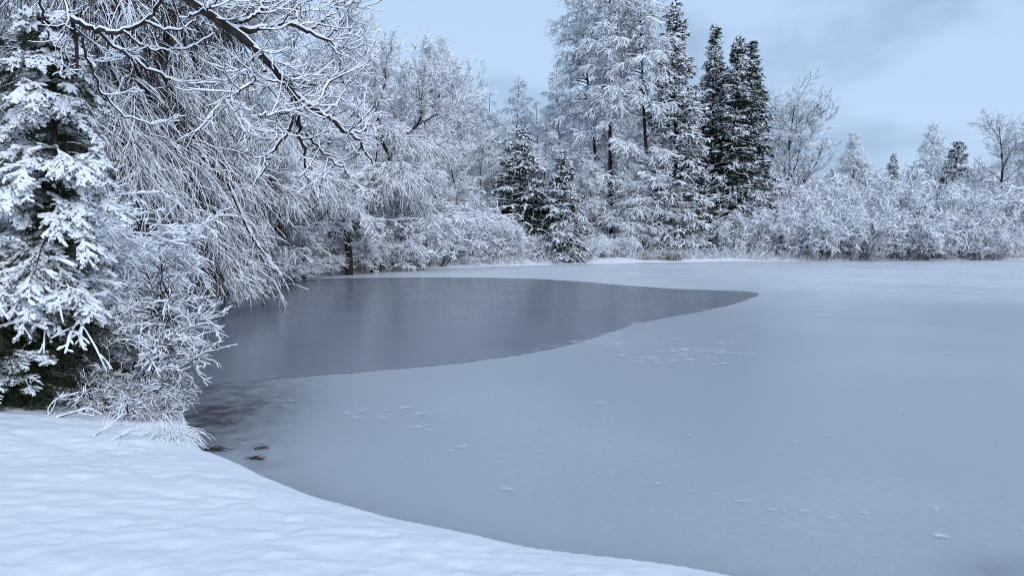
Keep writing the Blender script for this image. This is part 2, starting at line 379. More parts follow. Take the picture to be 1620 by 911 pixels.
# ------------------------------------------------------------------ plant builders
def bare_tree(seed, H, spread=0.42, nl=20, twigs=9000, up=0.06, t_lo=0.2, droop=0.0, snow=0.042, trunk_r=0.012, fork=False, ang=(0.5, 1.0)):
    rng = np.random.default_rng(seed)
    gt, gb, gs = Geo(), Geo(), Geo()
    B = np.zeros((1, 3)); D = np.array([[rng.normal() * .06, rng.normal() * .06, 1]])
    P0 = grow(rng, B, D, [H * 0.9], 14, 0.05, 0.12); R0 = taper(1, 14, H * trunk_r, 0.02, 0.8)
    if fork:
        b_, t_, r_, _, _ = spawn(rng, P0, R0, 2, .3, .4); P1 = grow(rng, b_, side_dir(rng, t_, [.5, .6], 0), [H * .6, H * .55], 14, .07, .08)
        P0 = np.concatenate([P0, P1]); R0 = np.concatenate([R0, taper(2, 14, r_ * .8, .02)])
    tubes(gt, P0, R0, 8, 0, vert=True)
    n0 = len(P0)
    b_, t_, r_, tt, ii = spawn(rng, P0, R0, nl * n0, t_lo, 1.0, 0.9)
    ln = H * spread * (0.35 + 0.75 * (1 - tt) ** 0.7) * rng.uniform(.7, 1.2, len(tt))
    P1 = grow(rng, b_, side_dir(rng, t_, rng.uniform(*ang, len(tt))), ln, 9, 0.10, up - droop)
    R1 = taper(len(P1), 9, np.minimum(r_ * .6, ln * .016 + .012), 0.008)
    tubes(gb, P1, R1, 5); snow_on(rng, gs, P1, R1, np.maximum(R1 * .9, snow), 4)
    n2 = len(P1) * 9
    b_, t_, r_, tt, ii = spawn(rng, P1, R1, n2, .15, 1, .8, weight=ln / ln.sum())
    l2 = ln[ii] * rng.uniform(.2, .5, n2) * (1.15 - .7 * tt) + .25
    P2 = grow(rng, b_, side_dir(rng, t_, rng.uniform(.4, 1.1, n2), .2, .1), l2, 6, .16, up * .7 - droop * 1.2)
    R2 = taper(n2, 6, np.minimum(r_ * .7, .018), .006); tubes(gb, P2, R2, 3, 1); snow_on(rng, gs, P2, R2, snow, 3)
    n3 = twigs // 4
    b_, t_, r_, tt, ii = spawn(rng, P2, R2, n3, .1, 1, .8, weight=l2 / l2.sum())
    l3 = rng.uniform(.3, .8, n3) * (H / 14) ** .4
    P3 = grow(rng, b_, side_dir(rng, t_, rng.uniform(.4, 1.1, n3), .2, .1), l3, 4, .2, up * .5 - droop * 1.6)
    R3 = taper(n3, 4, .009, .005); tubes(gb, P3, R3, 3, 1); k = open_to_snow(P3, .8, seed, .2); snow_on(rng, gs, P3[k], R3[k], snow * .85, 3)
    n4 = twigs
    b_, t_, r_, tt, ii = spawn(rng, P3, R3, n4, .1, 1, .9)
    P4 = grow(rng, b_, side_dir(rng, t_, rng.uniform(.3, 1.0, n4), .2, .1), rng.uniform(.15, .42, n4), 3, .22, -droop)
    R4 = taper(n4, 3, .006, .004); tubes(gb, P4, R4, 3, 1); k = open_to_snow(P4, .8, seed, .2); snow_on(rng, gs, P4[k], R4[k], snow * .75, 3)
    return [('trunk', gt.mesh('trunk', [M_BARK])), ('branches', gb.mesh('branches', [M_BARK, M_TWIG], False)), ('snow', gs.mesh('snow', [M_SNOW], False))]

def shrub(seed, H, W_, stems=24, twigs=4600, snow=0.036, lean=0.0, droop=0.05, dark=False):
    rng = np.random.default_rng(seed); gb, gs = Geo(), Geo()
    a = rng.random(stems) * 6.283; r = np.sqrt(rng.random(stems))
    B = np.stack([np.cos(a) * r * W_ * .22, np.sin(a) * r * W_ * .22, -0.1 + 0 * a], 1)
    D = np.stack([np.cos(a) * r * W_ / H * .62 + lean, np.sin(a) * r * W_ / H * .62, 1 + 0 * a], 1)
    ln = H * rng.uniform(.65, 1.12, stems)
    P1 = grow(rng, B, D, ln, 9, .09, .02 - droop * .6); R1 = taper(stems, 9, .011 * H ** .6, .007)
    tubes(gb, P1, R1, 5); snow_on(rng, gs, P1, R1, np.maximum(R1 * .7, snow * .8), 4)
    n2 = stems * 9; b_, t_, r_, tt, ii = spawn(rng, P1, R1, n2, .2, 1, .8)
    P2 = grow(rng, b_, side_dir(rng, t_, rng.uniform(.5, 1.1, n2)), H * rng.uniform(.12, .34, n2), 6, .15, -droop)
    R2 = taper(n2, 6, .010, .006); tubes(gb, P2, R2, 3, 1); snow_on(rng, gs, P2, R2, snow, 4)
    n3 = twigs // 3; b_, t_, r_, tt, ii = spawn(rng, P2, R2, n3, .1, 1, .8)
    P3 = grow(rng, b_, side_dir(rng, t_, rng.uniform(.4, 1.1, n3)), rng.uniform(.2, .55, n3) * (H / 3) ** .5, 6 if dark else 4, .2, -droop * 1.4)
    R3 = taper(n3, P3.shape[1], .007, .0045); tubes(gb, P3, R3, 3, 1); k = open_to_snow(P3, 1.6, seed, .08 if dark else .18); snow_on(rng, gs, P3[k], R3[k], snow * .78, 5 if dark else 3)
    n4 = twigs; b_, t_, r_, tt, ii = spawn(rng, P3, R3, n4, .1, 1, .9)
    P4 = grow(rng, b_, side_dir(rng, t_, rng.uniform(.3, 1.1, n4)), rng.uniform(.08, .26, n4) * (H / 3) ** .3, 3, .2, -droop)
    R4 = taper(n4, 3, .005, .0035); tubes(gb, P4, R4, 3, 1); k = open_to_snow(P4, 1.6, seed, .08 if dark else .18); snow_on(rng, gs, P4[k], R4[k], snow * .65, 5 if dark else 3)
    return [('branches', gb.mesh('branches', [M_BARK, M_TWIG_DARK if dark else M_TWIG], False)), ('snow', gs.mesh('snow', [M_SNOW], False))]

def larch(seed, H, width=0.2, nb=150, hang=0.26, sub=17, twn=3, snow=0.036, low=0.06, trunk_r=.008, sag=.10, cone=1.9):
    """tall frosted tree: level boughs with curtains of short hanging shoots"""
    rng = np.random.default_rng(seed); gt, gb, gs = Geo(), Geo(), Geo()
    P0 = grow(rng, np.zeros((1, 3)), np.array([[0, 0, 1.]]), [H], 16, .02, .1); R0 = taper(1, 16, H * trunk_r, .015)
    tubes(gt, P0, R0, 8, 0, vert=True)
    b_, t_, r_, tt, ii = spawn(rng, P0, R0, nb, low, .99, .85)
    az = rng.random(nb) * 6.283
    D = np.stack([np.cos(az), np.sin(az), .75 - .35 * (1 - tt)], 1)
    prof = np.minimum(1, (1 - tt) * cone) * (.6 + .4 * np.minimum(1, tt * 3))
    ln = (H * width * prof + .35) * rng.uniform(.35, 1.25, nb)
    P1 = grow(rng, b_, D, ln, 8, .10, -sag * rng.uniform(.6, 1.8, nb)); R1 = taper(nb, 8, np.minimum(r_ * .5, .01 + ln * .012), .008)
    tubes(gb, P1, R1, 4); snow_on(rng, gs, P1, R1, snow * 1.2, 4)
    n2 = nb * sub; b_, t_, r_, tt, ii = spawn(rng, P1, R1, n2, .15, 1, .62, weight=ln / ln.sum())
    l2 = (ln[ii] * hang * rng.uniform(.4, 1.5, n2) * (1.2 - .5 * tt) + .2)
    P2 = grow(rng, b_, side_dir(rng, t_, rng.uniform(.5, 1.2, n2), .6, -.05), l2, 6, .12, -.17)
    R2 = taper(n2, 6, .010, .005); tubes(gb, P2, R2, 3, 1); k = open_to_snow(P2, .8, seed, .2); snow_on(rng, gs, P2[k], R2[k], snow, 3, vmin=.45)
    n3 = n2 * twn; b_, t_, r_, tt, ii = spawn(rng, P2, R2, n3, .1, 1)
    P3 = grow(rng, b_, side_dir(rng, t_, rng.uniform(.4, 1.1, n3), .3), rng.uniform(.12, .4, n3), 3, .15, -.22)
    R3 = taper(n3, 3, .006, .004); tubes(gb, P3, R3, 3, 1); k = open_to_snow(P3, .8, seed, .2); snow_on(rng, gs, P3[k], R3[k], snow * .85, 3, vmin=.5)
    return [('trunk', gt.mesh('trunk', [M_BARK])), ('branches', gb.mesh('branches', [M_BARK, M_TWIG], False)), ('snow', gs.mesh('snow', [M_SNOW], False))]

def spruce(seed, H, width=0.085, nb=150, snow=0.055, cover=.6, low=.04, dens=1.0, side=13):
    rng = np.random.default_rng(seed); gt, gn, gs = Geo(), Geo(), Geo()
    P0 = grow(rng, np.zeros((1, 3)), np.array([[0, 0, 1.]]), [H], 14, .012, .1); R0 = taper(1, 14, H * .010, .02)
    tubes(gt, P0, R0, 8, 0, vert=True)
    b_, t_, r_, tt, ii = spawn(rng, P0, R0, nb, low, .985, .92)
    az = rng.random(nb) * 6.283
    prof = (1 - tt) ** .75 * (.75 + .25 * np.minimum(1, tt * 5))
    ln = (H * width * prof * 1.25 + .18) * rng.uniform(.6, 1.15, nb)
    D = np.stack([np.cos(az), np.sin(az), -.15 + .55 * tt ** 2 + rng.normal(size=nb) * .1], 1)
    P1 = grow(rng, b_, D, ln, 7, .05, -.05 * (1 - tt)); R1 = taper(nb, 7, .05 + .02 * ln, .035)
    def ragged(P, r0, r1, n_):
        k = P.shape[1]; Rr = taper(n_, k, r0, r1) * rng.uniform(.7, 1.3, (n_, k)); tubes(gn, P, Rr, 4, 0, flat=.45, phase=0.); return Rr
    Ra = ragged(P1, .09, .05, nb); snow_on(rng, gs, P1, Ra * .4, snow * 1.15, 5, lump=.4, flat=.55, cover=.8)
    ns = int(nb * side * dens); b_, t_, r_, t2, ii = spawn(rng, P1, R1, ns, .15, 1, .75, weight=ln / ln.sum())
    l2 = ln[ii] * .42 * (1.25 - t2) * rng.uniform(.6, 1.2, ns) + .12
    P2 = grow(rng, b_, side_dir(rng, t_, rng.uniform(.6, 1.1, ns), .85, -.12), l2, 4, .1, -.10)
    Rb = ragged(P2, .07, .03, ns)
    clump = vnoise(b_[:, 0] * 1.1 + 9 * seed, b_[:, 2] * 1.3 + b_[:, 1] * 1.1, seed + 50) + .5
    keep = clump < cover + rng.normal(size=ns) * .15
    snow_on(rng, gs, P2[keep], Rb[keep] * .35, snow * rng.uniform(.7, 1.3, keep.sum()), 5, lump=.35, flat=.6)
    n3 = ns * 3; b_, t_, r_, t3, i3 = spawn(rng, P2, Rb, n3, .2, 1, .8)
    P3 = grow(rng, b_, side_dir(rng, t_, rng.uniform(.5, 1.0, n3), .7, -.25), rng.uniform(.12, .3, n3), 3, .12, -.15)
    Rc = ragged(P3, .045, .015, n3); k3 = keep[i3] & (rng.random(n3) < .75)
    snow_on(rng, gs, P3[k3], Rc[k3] * .35, snow * .62, 4, lump=.3, flat=.7)
    return [('trunk', gt.mesh('trunk', [M_BARK])), ('needles', gn.mesh('needles', [M_NEEDLE], False)), ('snow', gs.mesh('snow', [M_SNOW], True))]

def near_conifer(seed, H, width, nb, low=.03, snow=.017, az0=None, lenmul=1.0):
    """close conifer: boughs are flat fern-like sprays bent down under snow, needles on every shoot"""
    rng = np.random.default_rng(seed); gt, gn, gs, gb = Geo(), Geo(), Geo(), Geo()
    P0 = grow(rng, np.zeros((1, 3)), np.array([[0.02, 0, 1.]]), [H], 14, .02, .1); R0 = taper(1, 14, .075, .012)
    tubes(gt, P0, R0, 10, 0, vert=True)
    b_, t_, r_, tt, ii = spawn(rng, P0, R0, nb, low, .99, .95)
    az = rng.random(nb) * 6.283
    prof = (1 - tt) ** .6 * (.8 + .2 * np.minimum(1, tt * 5))
    ln = (width * prof + .22) * rng.uniform(.55, 1.15, nb) * lenmul
    D = np.stack([np.cos(az), np.sin(az), .25 + .6 * tt], 1)
    P1 = grow(rng, b_, D, ln, 10, .05, -.17 - .05 * rng.random(nb)); R1 = taper(nb, 10, .006 + .008 * ln, .003)
    tubes(gb, P1, R1, 5)
    kb = (rng.random(nb) < .92) & ~((tt < .24) & (rng.random(nb) < .75))
    q1 = P1[kb]; snow_on(rng, gs, q1[:, 2:], R1[kb][:, 2:], snow * .8 * (.6 + .4 * np.linspace(0, 1, 8))[None].repeat(kb.sum(), 0), 6, lump=.2, flat=.9)
    # paired side shoots in the plane of the bough, longest low on the fan
    T, Sd, U = frames(P1)
    ns = 22; K = 10
    t = np.linspace(.22, .985, ns); u = t * (K - 1); j = np.minimum(u.astype(int), K - 2); f = (u - j)[None, :, None]
    B = P1[:, j] * (1 - f) + P1[:, j + 1] * f; Tt = T[:, j]; Ss = Sd[:, j]; Us = U[:, j]
    sg = np.where(np.arange(ns) % 2 == 0, 1., -1.)[None, :, None]
    dirs = Tt * (.75 + .3 * rng.normal(size=(nb, ns, 1))) + Ss * sg * .8 + Us * rng.normal(size=(nb, ns, 1)) * .28
    l2 = ln[:, None] * .42 * (1.12 - t)[None] ** .75 * rng.uniform(.35, 1.35, (nb, ns)) * np.minimum(1, (t / .4))[None] + .05
    B = B.reshape(-1, 3); dirs = dirs.reshape(-1, 3); l2 = l2.ravel(); m_ = len(B)
    P2 = grow(rng, B, dirs, l2, 6, .12, -.11); R2 = taper(m_, 6, .0035, .002); tubes(gb, P2, R2, 3)
    keepb = kb
    cl = vnoise(B[:, 0] * 3.1 + seed, B[:, 2] * 3.3 + B[:, 1] * 2.7, seed + 3) + .5
    hid = np.repeat(tt < 0.24, ns)
    keep = np.repeat(keepb, ns) & (cl < .6 + .12 * rng.normal(size=m_)) & (np.tile(t, nb) > .14 + .1 * rng.random(m_)) & ~(hid & (rng.random(m_) < .7))
    snow_on(rng, gs, P2[keep], R2[keep], snow * rng.uniform(.8, 1.25, keep.sum()), 6, lump=.25, flat=.95)
    # second order shoots
    T2, S2, U2 = frames(P2); n3 = 6; t3 = np.linspace(.25, .92, n3); u = t3 * 5; j = np.minimum(u.astype(int), 4); f = (u - j)[None, :, None]
    B3 = (P2[:, j] * (1 - f) + P2[:, j + 1] * f); sg = np.where(np.arange(n3) % 2 == 0, 1., -1.)[None, :, None]
    d3 = T2[:, j] * (.8 + .3 * rng.normal(size=(m_, n3, 1))) + S2[:, j] * sg * .75 + U2[:, j] * rng.normal(size=(m_, n3, 1)) * .3
    l3 = (l2[:, None] * .4 * (1.15 - t3)[None] + .022) * rng.uniform(.7, 1.25, (m_, n3))
    B3 = B3.reshape(-1, 3); d3 = d3.reshape(-1, 3); l3 = l3.ravel(); P3 = grow(rng, B3, d3, l3, 4, .08, -.05)
    R3 = taper(len(P3), 4, .002, .0015); k3 = np.repeat(keep, n3) & (rng.random(len(P3)) < .9)
    snow_on(rng, gs, P3[k3], R3[k3], snow * .8 * rng.uniform(.8, 1.2, k3.sum()), 6, lump=.2, flat=.95)
    # needles: thin blades either side of every shoot
    def needles(P, per, ll):
        n_, K_ = P.shape[:2]; b, tn, _, _, _ = spawn(rng, P, np.zeros(P.shape[:2]), n_ * per, 0, 1)
        d = side_dir(rng, tn, rng.uniform(.5, 1.1, len(b)), .55, -.15) * (ll * rng.uniform(.6, 1.2, (len(b), 1)))
        s_ = nrm(np.cross(d, rng.normal(size=d.shape))) * .0034
        V = np.stack([b - s_, b + s_, b + d + s_ * .5, b + d - s_ * .5], 1); gn.add(V, np.arange(len(b) * 4).reshape(-1, 4))
    bi, ti, ri, _, _ = spawn(rng, P0, R0, 420, .02, .9); az = rng.random(420) * 6.283
    Pi = grow(rng, bi, np.stack([np.cos(az), np.sin(az), .3 + 0 * az], 1), rng.uniform(.2, .6, 420) * width / 1.35, 6, .12, -.12); tubes(gb, Pi, taper(420, 6, .004, .002), 3)
    bj, tj, rj, _, _ = spawn(rng, Pi, np.zeros(Pi.shape[:2]), 3000, .1, 1); Pj = grow(rng, bj, side_dir(rng, tj, rng.uniform(.5, 1.1, 3000), .5), rng.uniform(.06, .2, 3000), 4, .1, -.05)
    needles(Pi, 40, .035); needles(Pj, 22, .03)
    needles(P1, 50, .035); needles(P2, 22, .032); needles(P3, 8, .026)
    return [('trunk', gt.mesh('trunk', [M_BARK_RED])), ('branches', gb.mesh('branches', [M_BARK])), ('needles', gn.mesh('needles', [M_NEEDLE_NEAR], False)), ('snow', gs.mesh('snow', [M_SNOW]))]

def lift(rng, P):
    """shorten shoots that would reach below the water"""
    fl = .03 + .5 * rng.random(len(P)); lo = P[..., 2].min(1); b0 = np.maximum(P[:, 0, 2], fl + .05)
    s_ = np.clip((b0 - fl) / np.maximum(b0 - lo, 1e-3), .05, 1)
    Q = P[:, :1] + (P - P[:, :1]) * s_[:, None, None]
    return Q
def weeping(seed, H, reach, nl, nsub, nhang, snow=.016, az=None, explicit=None, origin=None, hang=(1.0, 2.6), trunk_r=.014, top=0.45):
    """weeping tree: arching limbs, long thin hanging twigs"""
    rng = np.random.default_rng(seed); gt, gb, gs = Geo(), Geo(), Geo()
    P0 = grow(rng, np.zeros((1, 3)), np.array([[0.03, 0, 1.]]), [H * .85], 14, .04, .12); R0 = taper(1, 14, H * trunk_r, .03)
    tubes(gt, P0, R0, 10, 0, vert=True)
    b_, t_, r_, tt, ii = spawn(rng, P0, R0, nl, top, 1.0)
    a = rng.random(nl) * 6.283 if az is None else rng.uniform(az[0], az[1], nl)
    ln = reach * rng.uniform(.7, 1.25, nl) * (1.3 - .5 * tt)
    P1 = grow(rng, b_, np.stack([np.cos(a), np.sin(a), .8 + 0 * a], 1), ln, 12, .06, -.13)
    R1 = taper(nl, 12, np.minimum(r_ * .6, .02 + .008 * ln), .010)
    if explicit is not None:
        E = np.array([resample(e, 12) for e in explicit]); P1 = np.concatenate([P1, E]); R1 = np.concatenate([R1, taper(len(E), 12, .07, .012)]); ln = plen(P1)
    tubes(gb, P1, R1, 6); snow_on(rng, gs, P1, R1, np.maximum(R1 * .8, snow * 1.3), 5)
    n2 = nsub; b_, t_, r_, t2, ii = spawn(rng, P1, R1, n2, .1, 1, .8, weight=ln / ln.sum())
    l2 = rng.uniform(.6, 1.7, n2) * (H / 12)
    P2 = grow(rng, b_, side_dir(rng, t_, rng.uniform(.4, 1.0, n2), .3, .1), l2, 8, .10, -.12); R2 = taper(n2, 8, .014, .006)
    tubes(gb, P2, R2, 4, 1); snow_on(rng, gs, P2, R2, snow * 1.15, 4)
    n3 = nhang; b_, t_, r_, t3, ii = spawn(rng, P2, R2, n3, .1, 1)
    clump = .4 + 1.1 * rng.random(n2)[ii] ** 1.5
    P3 = grow(rng, b_, side_dir(rng, t_, rng.uniform(.4, 1.1, n3), .2), rng.uniform(*hang, n3) * clump, 8, .14, -.2)
    P3 = lift(rng, P3)
    R3 = taper(n3, 8, .009, .004); tubes(gb, P3, R3, 3, 1); k = open_to_snow(P3, .85, seed, .45); snow_on(rng, gs, P3[k], R3[k], snow * .95, 3, vmin=.35)
    n4 = nhang * 3; b_, t_, r_, t4, ii = spawn(rng, P3, R3, n4, .05, 1)
    P4 = grow(rng, b_, side_dir(rng, t_, rng.uniform(.3, .9, n4)), rng.uniform(.15, .55, n4), 4, .12, -.16)
    P4 = lift(rng, P4)
    R4 = taper(n4, 4, .007, .004); tubes(gb, P4, R4, 3, 1); k = open_to_snow(P4, .85, seed, .45); snow_on(rng, gs, P4[k], R4[k], snow * .8, 3, vmin=.35)
    return [('trunk', gt.mesh('trunk', [M_BARK])), ('branches', gb.mesh('branches', [M_BARK, M_TWIG_DARK], False)), ('snow', gs.mesh('snow', [M_SNOW], False))]

def resample(pts, k):
    pts = np.asarray(pts, float)
    # Catmull-Rom through the given points, then even spacing
    Q = []
    E = np.vstack([2 * pts[0] - pts[1], pts, 2 * pts[-1] - pts[-2]])
    for i in range(1, len(E) - 2):
        for s in np.linspace(0, 1, 8, endpoint=False):
            a, b, c, d = E[i - 1], E[i], E[i + 1], E[i + 2]
            Q.append(.5 * ((2 * b) + (c - a) * s + (2 * a - 5 * b + 4 * c - d) * s * s + (-a + 3 * b - 3 * c + d) * s ** 3))
    Q.append(E[-2]); Q = np.array(Q)
    l = np.r_[0, np.cumsum(np.linalg.norm(np.diff(Q, axis=0), axis=1))]
    u = np.linspace(0, l[-1], k)
    return np.stack([np.interp(u, l, Q[:, i]) for i in range(3)], 1)

def put(name, label, cat, meshes, px, D, rot=0, sc=1., group=None, sink=.05, lean=0):
    x = colX(px, D); return place(name, label, cat, meshes, (x, D, gz(x, D) - sink), rot, sc, group, lean)

# height that makes a plant at depth D reach picture row y
def hgt(y, D, px): 
    return atD(px, y, D)[2] - gz(colX(px, D), D)

# ================================================================== far bank
rg = np.random.default_rng(5)
BT = [bare_tree(s, 16, nl=18, twigs=9000, spread=sp_, fork=fk) for s, sp_, fk in [(1, .34, True), (2, .30, False), (3, .36, True)]]
BD = [bare_tree(s, 16, nl=26, twigs=10000, spread=.30, up=0.0, droop=.08, t_lo=.1) for s in (11, 12)]
LA = [larch(s, 20, width=w_) for s, w_ in [(21, .14), (22, .17)]]
LAS = [larch(s, 10, width=.25, nb=260, sub=9, sag=.09, cone=1.3, snow=.03) for s in (25, 26)]
FB = [larch(s, 24, width=w_, nb=230, sag=.12, cone=4, trunk_r=.008) for s, w_ in [(27, .095), (28, .085)]]
BTF = bare_tree(16, 12, nl=30, twigs=6000, spread=.42, snow=.02, up=.05, t_lo=.15, ang=(.3, .75))
BTL = [bare_tree(s, 12, nl=16, twigs=2600, spread=.36, snow=.017, up=.05, t_lo=.3, ang=(.4, .8)) for s in (14, 15)]
SP = [spruce(s, 22, width=.10, nb=460, side=9, snow=.075, cover=.5) for s in (31, 32)] + [spruce(33, 22, width=.115, nb=430, side=10, snow=.085, cover=.66)]
SPS = [spruce(s, 11, width=.20, nb=260, side=11, snow=.075, cover=c_) for s, c_ in ((35, .62), (36, .75))]
SH = [shrub(s, 3.2, 3.6) for s in (41, 42, 43, 44)]
SHD = [shrub(s, 4.2, 4.2, droop=.12, twigs=5200) for s in (46, 47)]

ORD = 'first second third fourth fifth sixth seventh eighth ninth tenth eleventh twelfth thirteenth fourteenth fifteenth sixteenth seventeenth'.split()
def far_plant(name, label, cat, protos, k, px, D, ytop, H0, group=None, wide=1.0):
    h = hgt(ytop, D, px); s = h / H0
    return put(name, label, cat, protos[k % len(protos)], px, D, rot=rg.random() * 6.28, sc=(s * wide, s * wide, s), group=group)

# the tall group in the middle
far_plant('spruce', 'tallest dark spruce, standing right beside the pale frosted birches', 'tree', SP, 2, 1070, 67, 8, 21.5, wide=1.25)
far_plant('spruce', 'slim dark spruce between the tallest spruce and the other two', 'tree', SP, 1, 1120, 71, 48, 21.5, wide=1.15)
far_plant('spruce', 'dark spruce, middle one of the three standing together', 'tree', SP, 0, 1149, 69, 64, 21.5, wide=1.25)
far_plant('spruce', 'dark spruce at the right end of the tall evergreen group', 'tree', SP, 1, 1186, 70, 68, 21.5, wide=1.3)
for (px, D, yt, kk, rot_, ln_, lb) in [(948, 70, -60, 0, 1., -.03, 'tall frosted tree leaning left with drooping white boughs'), (968, 67, -120, 1, 2.5, 0., 'tallest pale frosted tree, two dark trunks showing at its foot'), (1020, 66, -90, 0, 4., .02, 'pale frosted tree touching the tallest dark spruce')]:
    o_ = far_plant('frosted_birch', lb, 'tree', FB, kk, px, D, yt, 23.5, wide=1.05); o_.rotation_euler = (0, ln_, rot_ * 0)
far_plant('larch', 'low frosted larch filling the space between the birch trunks', 'tree', LAS, 0, 1000, 66, 260, 9.9, wide=1.3)
far_plant('larch', 'low frosted larch left of the two dark birch trunks', 'tree', LAS, 1, 932, 67, 270, 9.9, wide=1.2)
far_plant('larch', 'low frosted larch under the tallest spruce', 'tree', LA, 1, 1045, 65.5, 215, 19.5, wide=1.6)
# two mid evergreens
far_plant('spruce', 'broad dark snowy spruce left of the pond-edge evergreen', 'tree', SPS, 0, 826, 60, 205, 10.8, wide=1.35)
far_plant('spruce', 'snow-loaded spruce standing right at the pond edge', 'tree', SPS, 1, 890, 58.5, 238, 10.8, wide=1.1)
# pale larches behind
for px, D, yt, lb in [(752, 80, 135, 'thin pale larch top left of the broad dark spruce'), (778, 84, 150, 'pale larch peak directly behind the broad dark spruce, left one'), (812, 78, 128, 'tallest pale larch peak behind the broad dark spruce'), (850, 82, 165, 'short pale larch behind the gap between two mid spruces'),
                      (888, 76, 118, 'slender pale larch rising behind the pond-edge spruce'), (1348, 85, 214, 'lone frosted larch rising above the right-hand thicket'), (1470, 88, 198, 'frosted larch leaning behind the small dark spruce at right'), (1262, 90, 262, 'little frosted larch top beside the bare fan-shaped tree')]:
    far_plant('larch', lb, 'tree', LAS if px > 1000 else LA, int(px / 2), px, D, yt, 9.9 if px > 1000 else 19.5, wide=1.2 if px < 1000 else .95)
far_plant('spruce', 'small pointed dark spruce top in the middle of the right thicket', 'tree', SPS, 0, 1408, 84, 244, 10.8, wide=.75)
far_plant('spruce', 'rounded dark spruce above the right thicket', 'tree', SPS, 0, 1505, 74.5, 226, 10.8, wide=1.1)
far_plant('spruce', 'tiny dark evergreen top poking from the right thicket', 'tree', SPS, 1, 1450, 92, 268, 10.8, wide=.5)
far_plant('spruce', 'low dark evergreen top behind the thicket, left of the lone larch', 'tree', SPS, 0, 1312, 92, 268, 10.8, wide=.7)
# bare trees
for k, (px, D, yt, lb, wd) in enumerate([(1238, 80, 148, 'bare fan-shaped tree beside the tall dark spruces', 1.3), (1583, 68.3, 184, 'bare dark-stemmed tree at the right edge of the wood', 1.35), (1612, 74, 215, 'bare tree partly cut by the right picture edge', 1.0),
        (600, 60, 45, 'tall bare snowy tree with upswept twigs above the left wood', .9), (712, 66, 82, 'fine-twigged bare tree at the right shoulder of the left wood', 1.0),
        (672, 62, 100, 'bare tree between the forked tree and the fine-twigged tree', .9), (690, 58, 180, 'low dark-limbed bare tree among white twigs', 1.2), (560, 50, 30, 'snowy bare tree behind the tips of the overhanging limb', .8)]):
    far_plant('bare_tree', lb, 'tree', [BTF] if k == 0 else BTL if k < 3 else BT, k, px, D, yt, 11.5 if k < 3 else 15.2, wide=wd)
# drooping white trees in front of the left wood
lbs = ['drooping white tree leaning over the dark trunk at the left shore', 'drooping white tree beside the pinkish brush', 'small drooping white tree with a thin bare stem by the shore', 'drooping white tree under the forked bare tree', 'white tangled tree in front of the fine-twigged bare tree',
       'white tangled tree left of the broad dark spruce', 'white tree filling the gap behind the two mid spruces', 'white twiggy tree between the pond-edge spruce and the birches', 'white twiggy tree behind the birch trunks']
for k, (px, D, yt) in enumerate([(530, 46, 215), (585, 47, 250), (640, 50, 245), (668, 56, 205), (720, 58, 215), (765, 62, 225), (858, 68, 215), (915, 66, 235), (1000, 74, 200)]):
    far_plant('drooping_tree', lbs[k], 'tree', BD, k, px, D, yt, 15.2, wide=1.1)
# shrubs along the far shore
G1 = 'snow-covered shrubs along the far shore'
sh_px = [(560, 45.5, 372), (600, 47, 360), (640, 49, 330), (680, 51.5, 318), (720, 54, 335), (752, 55.5, 345), (790, 57, 350), (815, 57.5, 378), (850, 59, 372), (925, 60, 378), (950, 61.5, 372), (985, 63, 374), (1090, 66.5, 368)]
for k, (px, D, yt) in enumerate(sh_px):
    far_plant('snowy_shrub', ORD[k] + ' snow-covered shrub from the left along the far shore, left of the tall spruces', 'shrub', SHD if k % 2 else SH, k, px, D, yt, 3.1 if k % 2 == 0 else 3.8, group=G1, wide=1.1)
k = 0
for row, (D0, y0, n, lab, grp) in enumerate([(65.9, 338, 17, 'white shrub in the front row of the right-hand thicket', 'front shrubs of the right thicket'), (69.8, 308, 16, 'taller white shrub in the second row of the right-hand thicket', 'second row shrubs of the right thicket'), (77, 292, 15, 'white bush top at the back of the right-hand thicket', 'back row shrubs of the right thicket')]):
    for i in range(n):
        px = 1150 + (i + .5 * (row % 2)) * 480 / n + rg.normal() * 6; yt = y0 + rg.normal() * 12 + (22 if px < 1200 else 0) + (30 if px > 1540 and row == 0 else 0)
        far_plant('snowy_shrub', lab + ', ' + ORD[i] + ' from the left', 'shrub', SHD if (i + row) % 3 == 0 else SH, i + row, px, D0 + rg.normal() * .6, yt, 3.8 if (i + row) % 3 == 0 else 3.1, group=grp, wide=.85); k += 1
# filler wood behind the left half
G2 = 'snowy trees at the back of the wood'
for i, px in enumerate(np.linspace(330, 1060, 17)):
    far_plant('bare_tree', 'pale snowy tree at the back of the wood, ' + ORD[i] + ' from the left', 'tree', BD if i % 2 else BT, i, px, 88 + rg.normal() * 3, (195 if px > 740 else 150) + rg.normal() * 15, 15.2, group=G2, wide=1.2)
for i, px in enumerate(np.linspace(1200, 1640, 9)):
    far_plant('bare_tree', 'pale snowy tree top behind the right-hand thicket, ' + ORD[i] + ' from the left', 'tree', BD, i, px, 98 + rg.normal() * 3, 272 + rg.normal() * 7, 15.2, group='trees behind the right thicket', wide=1.4)

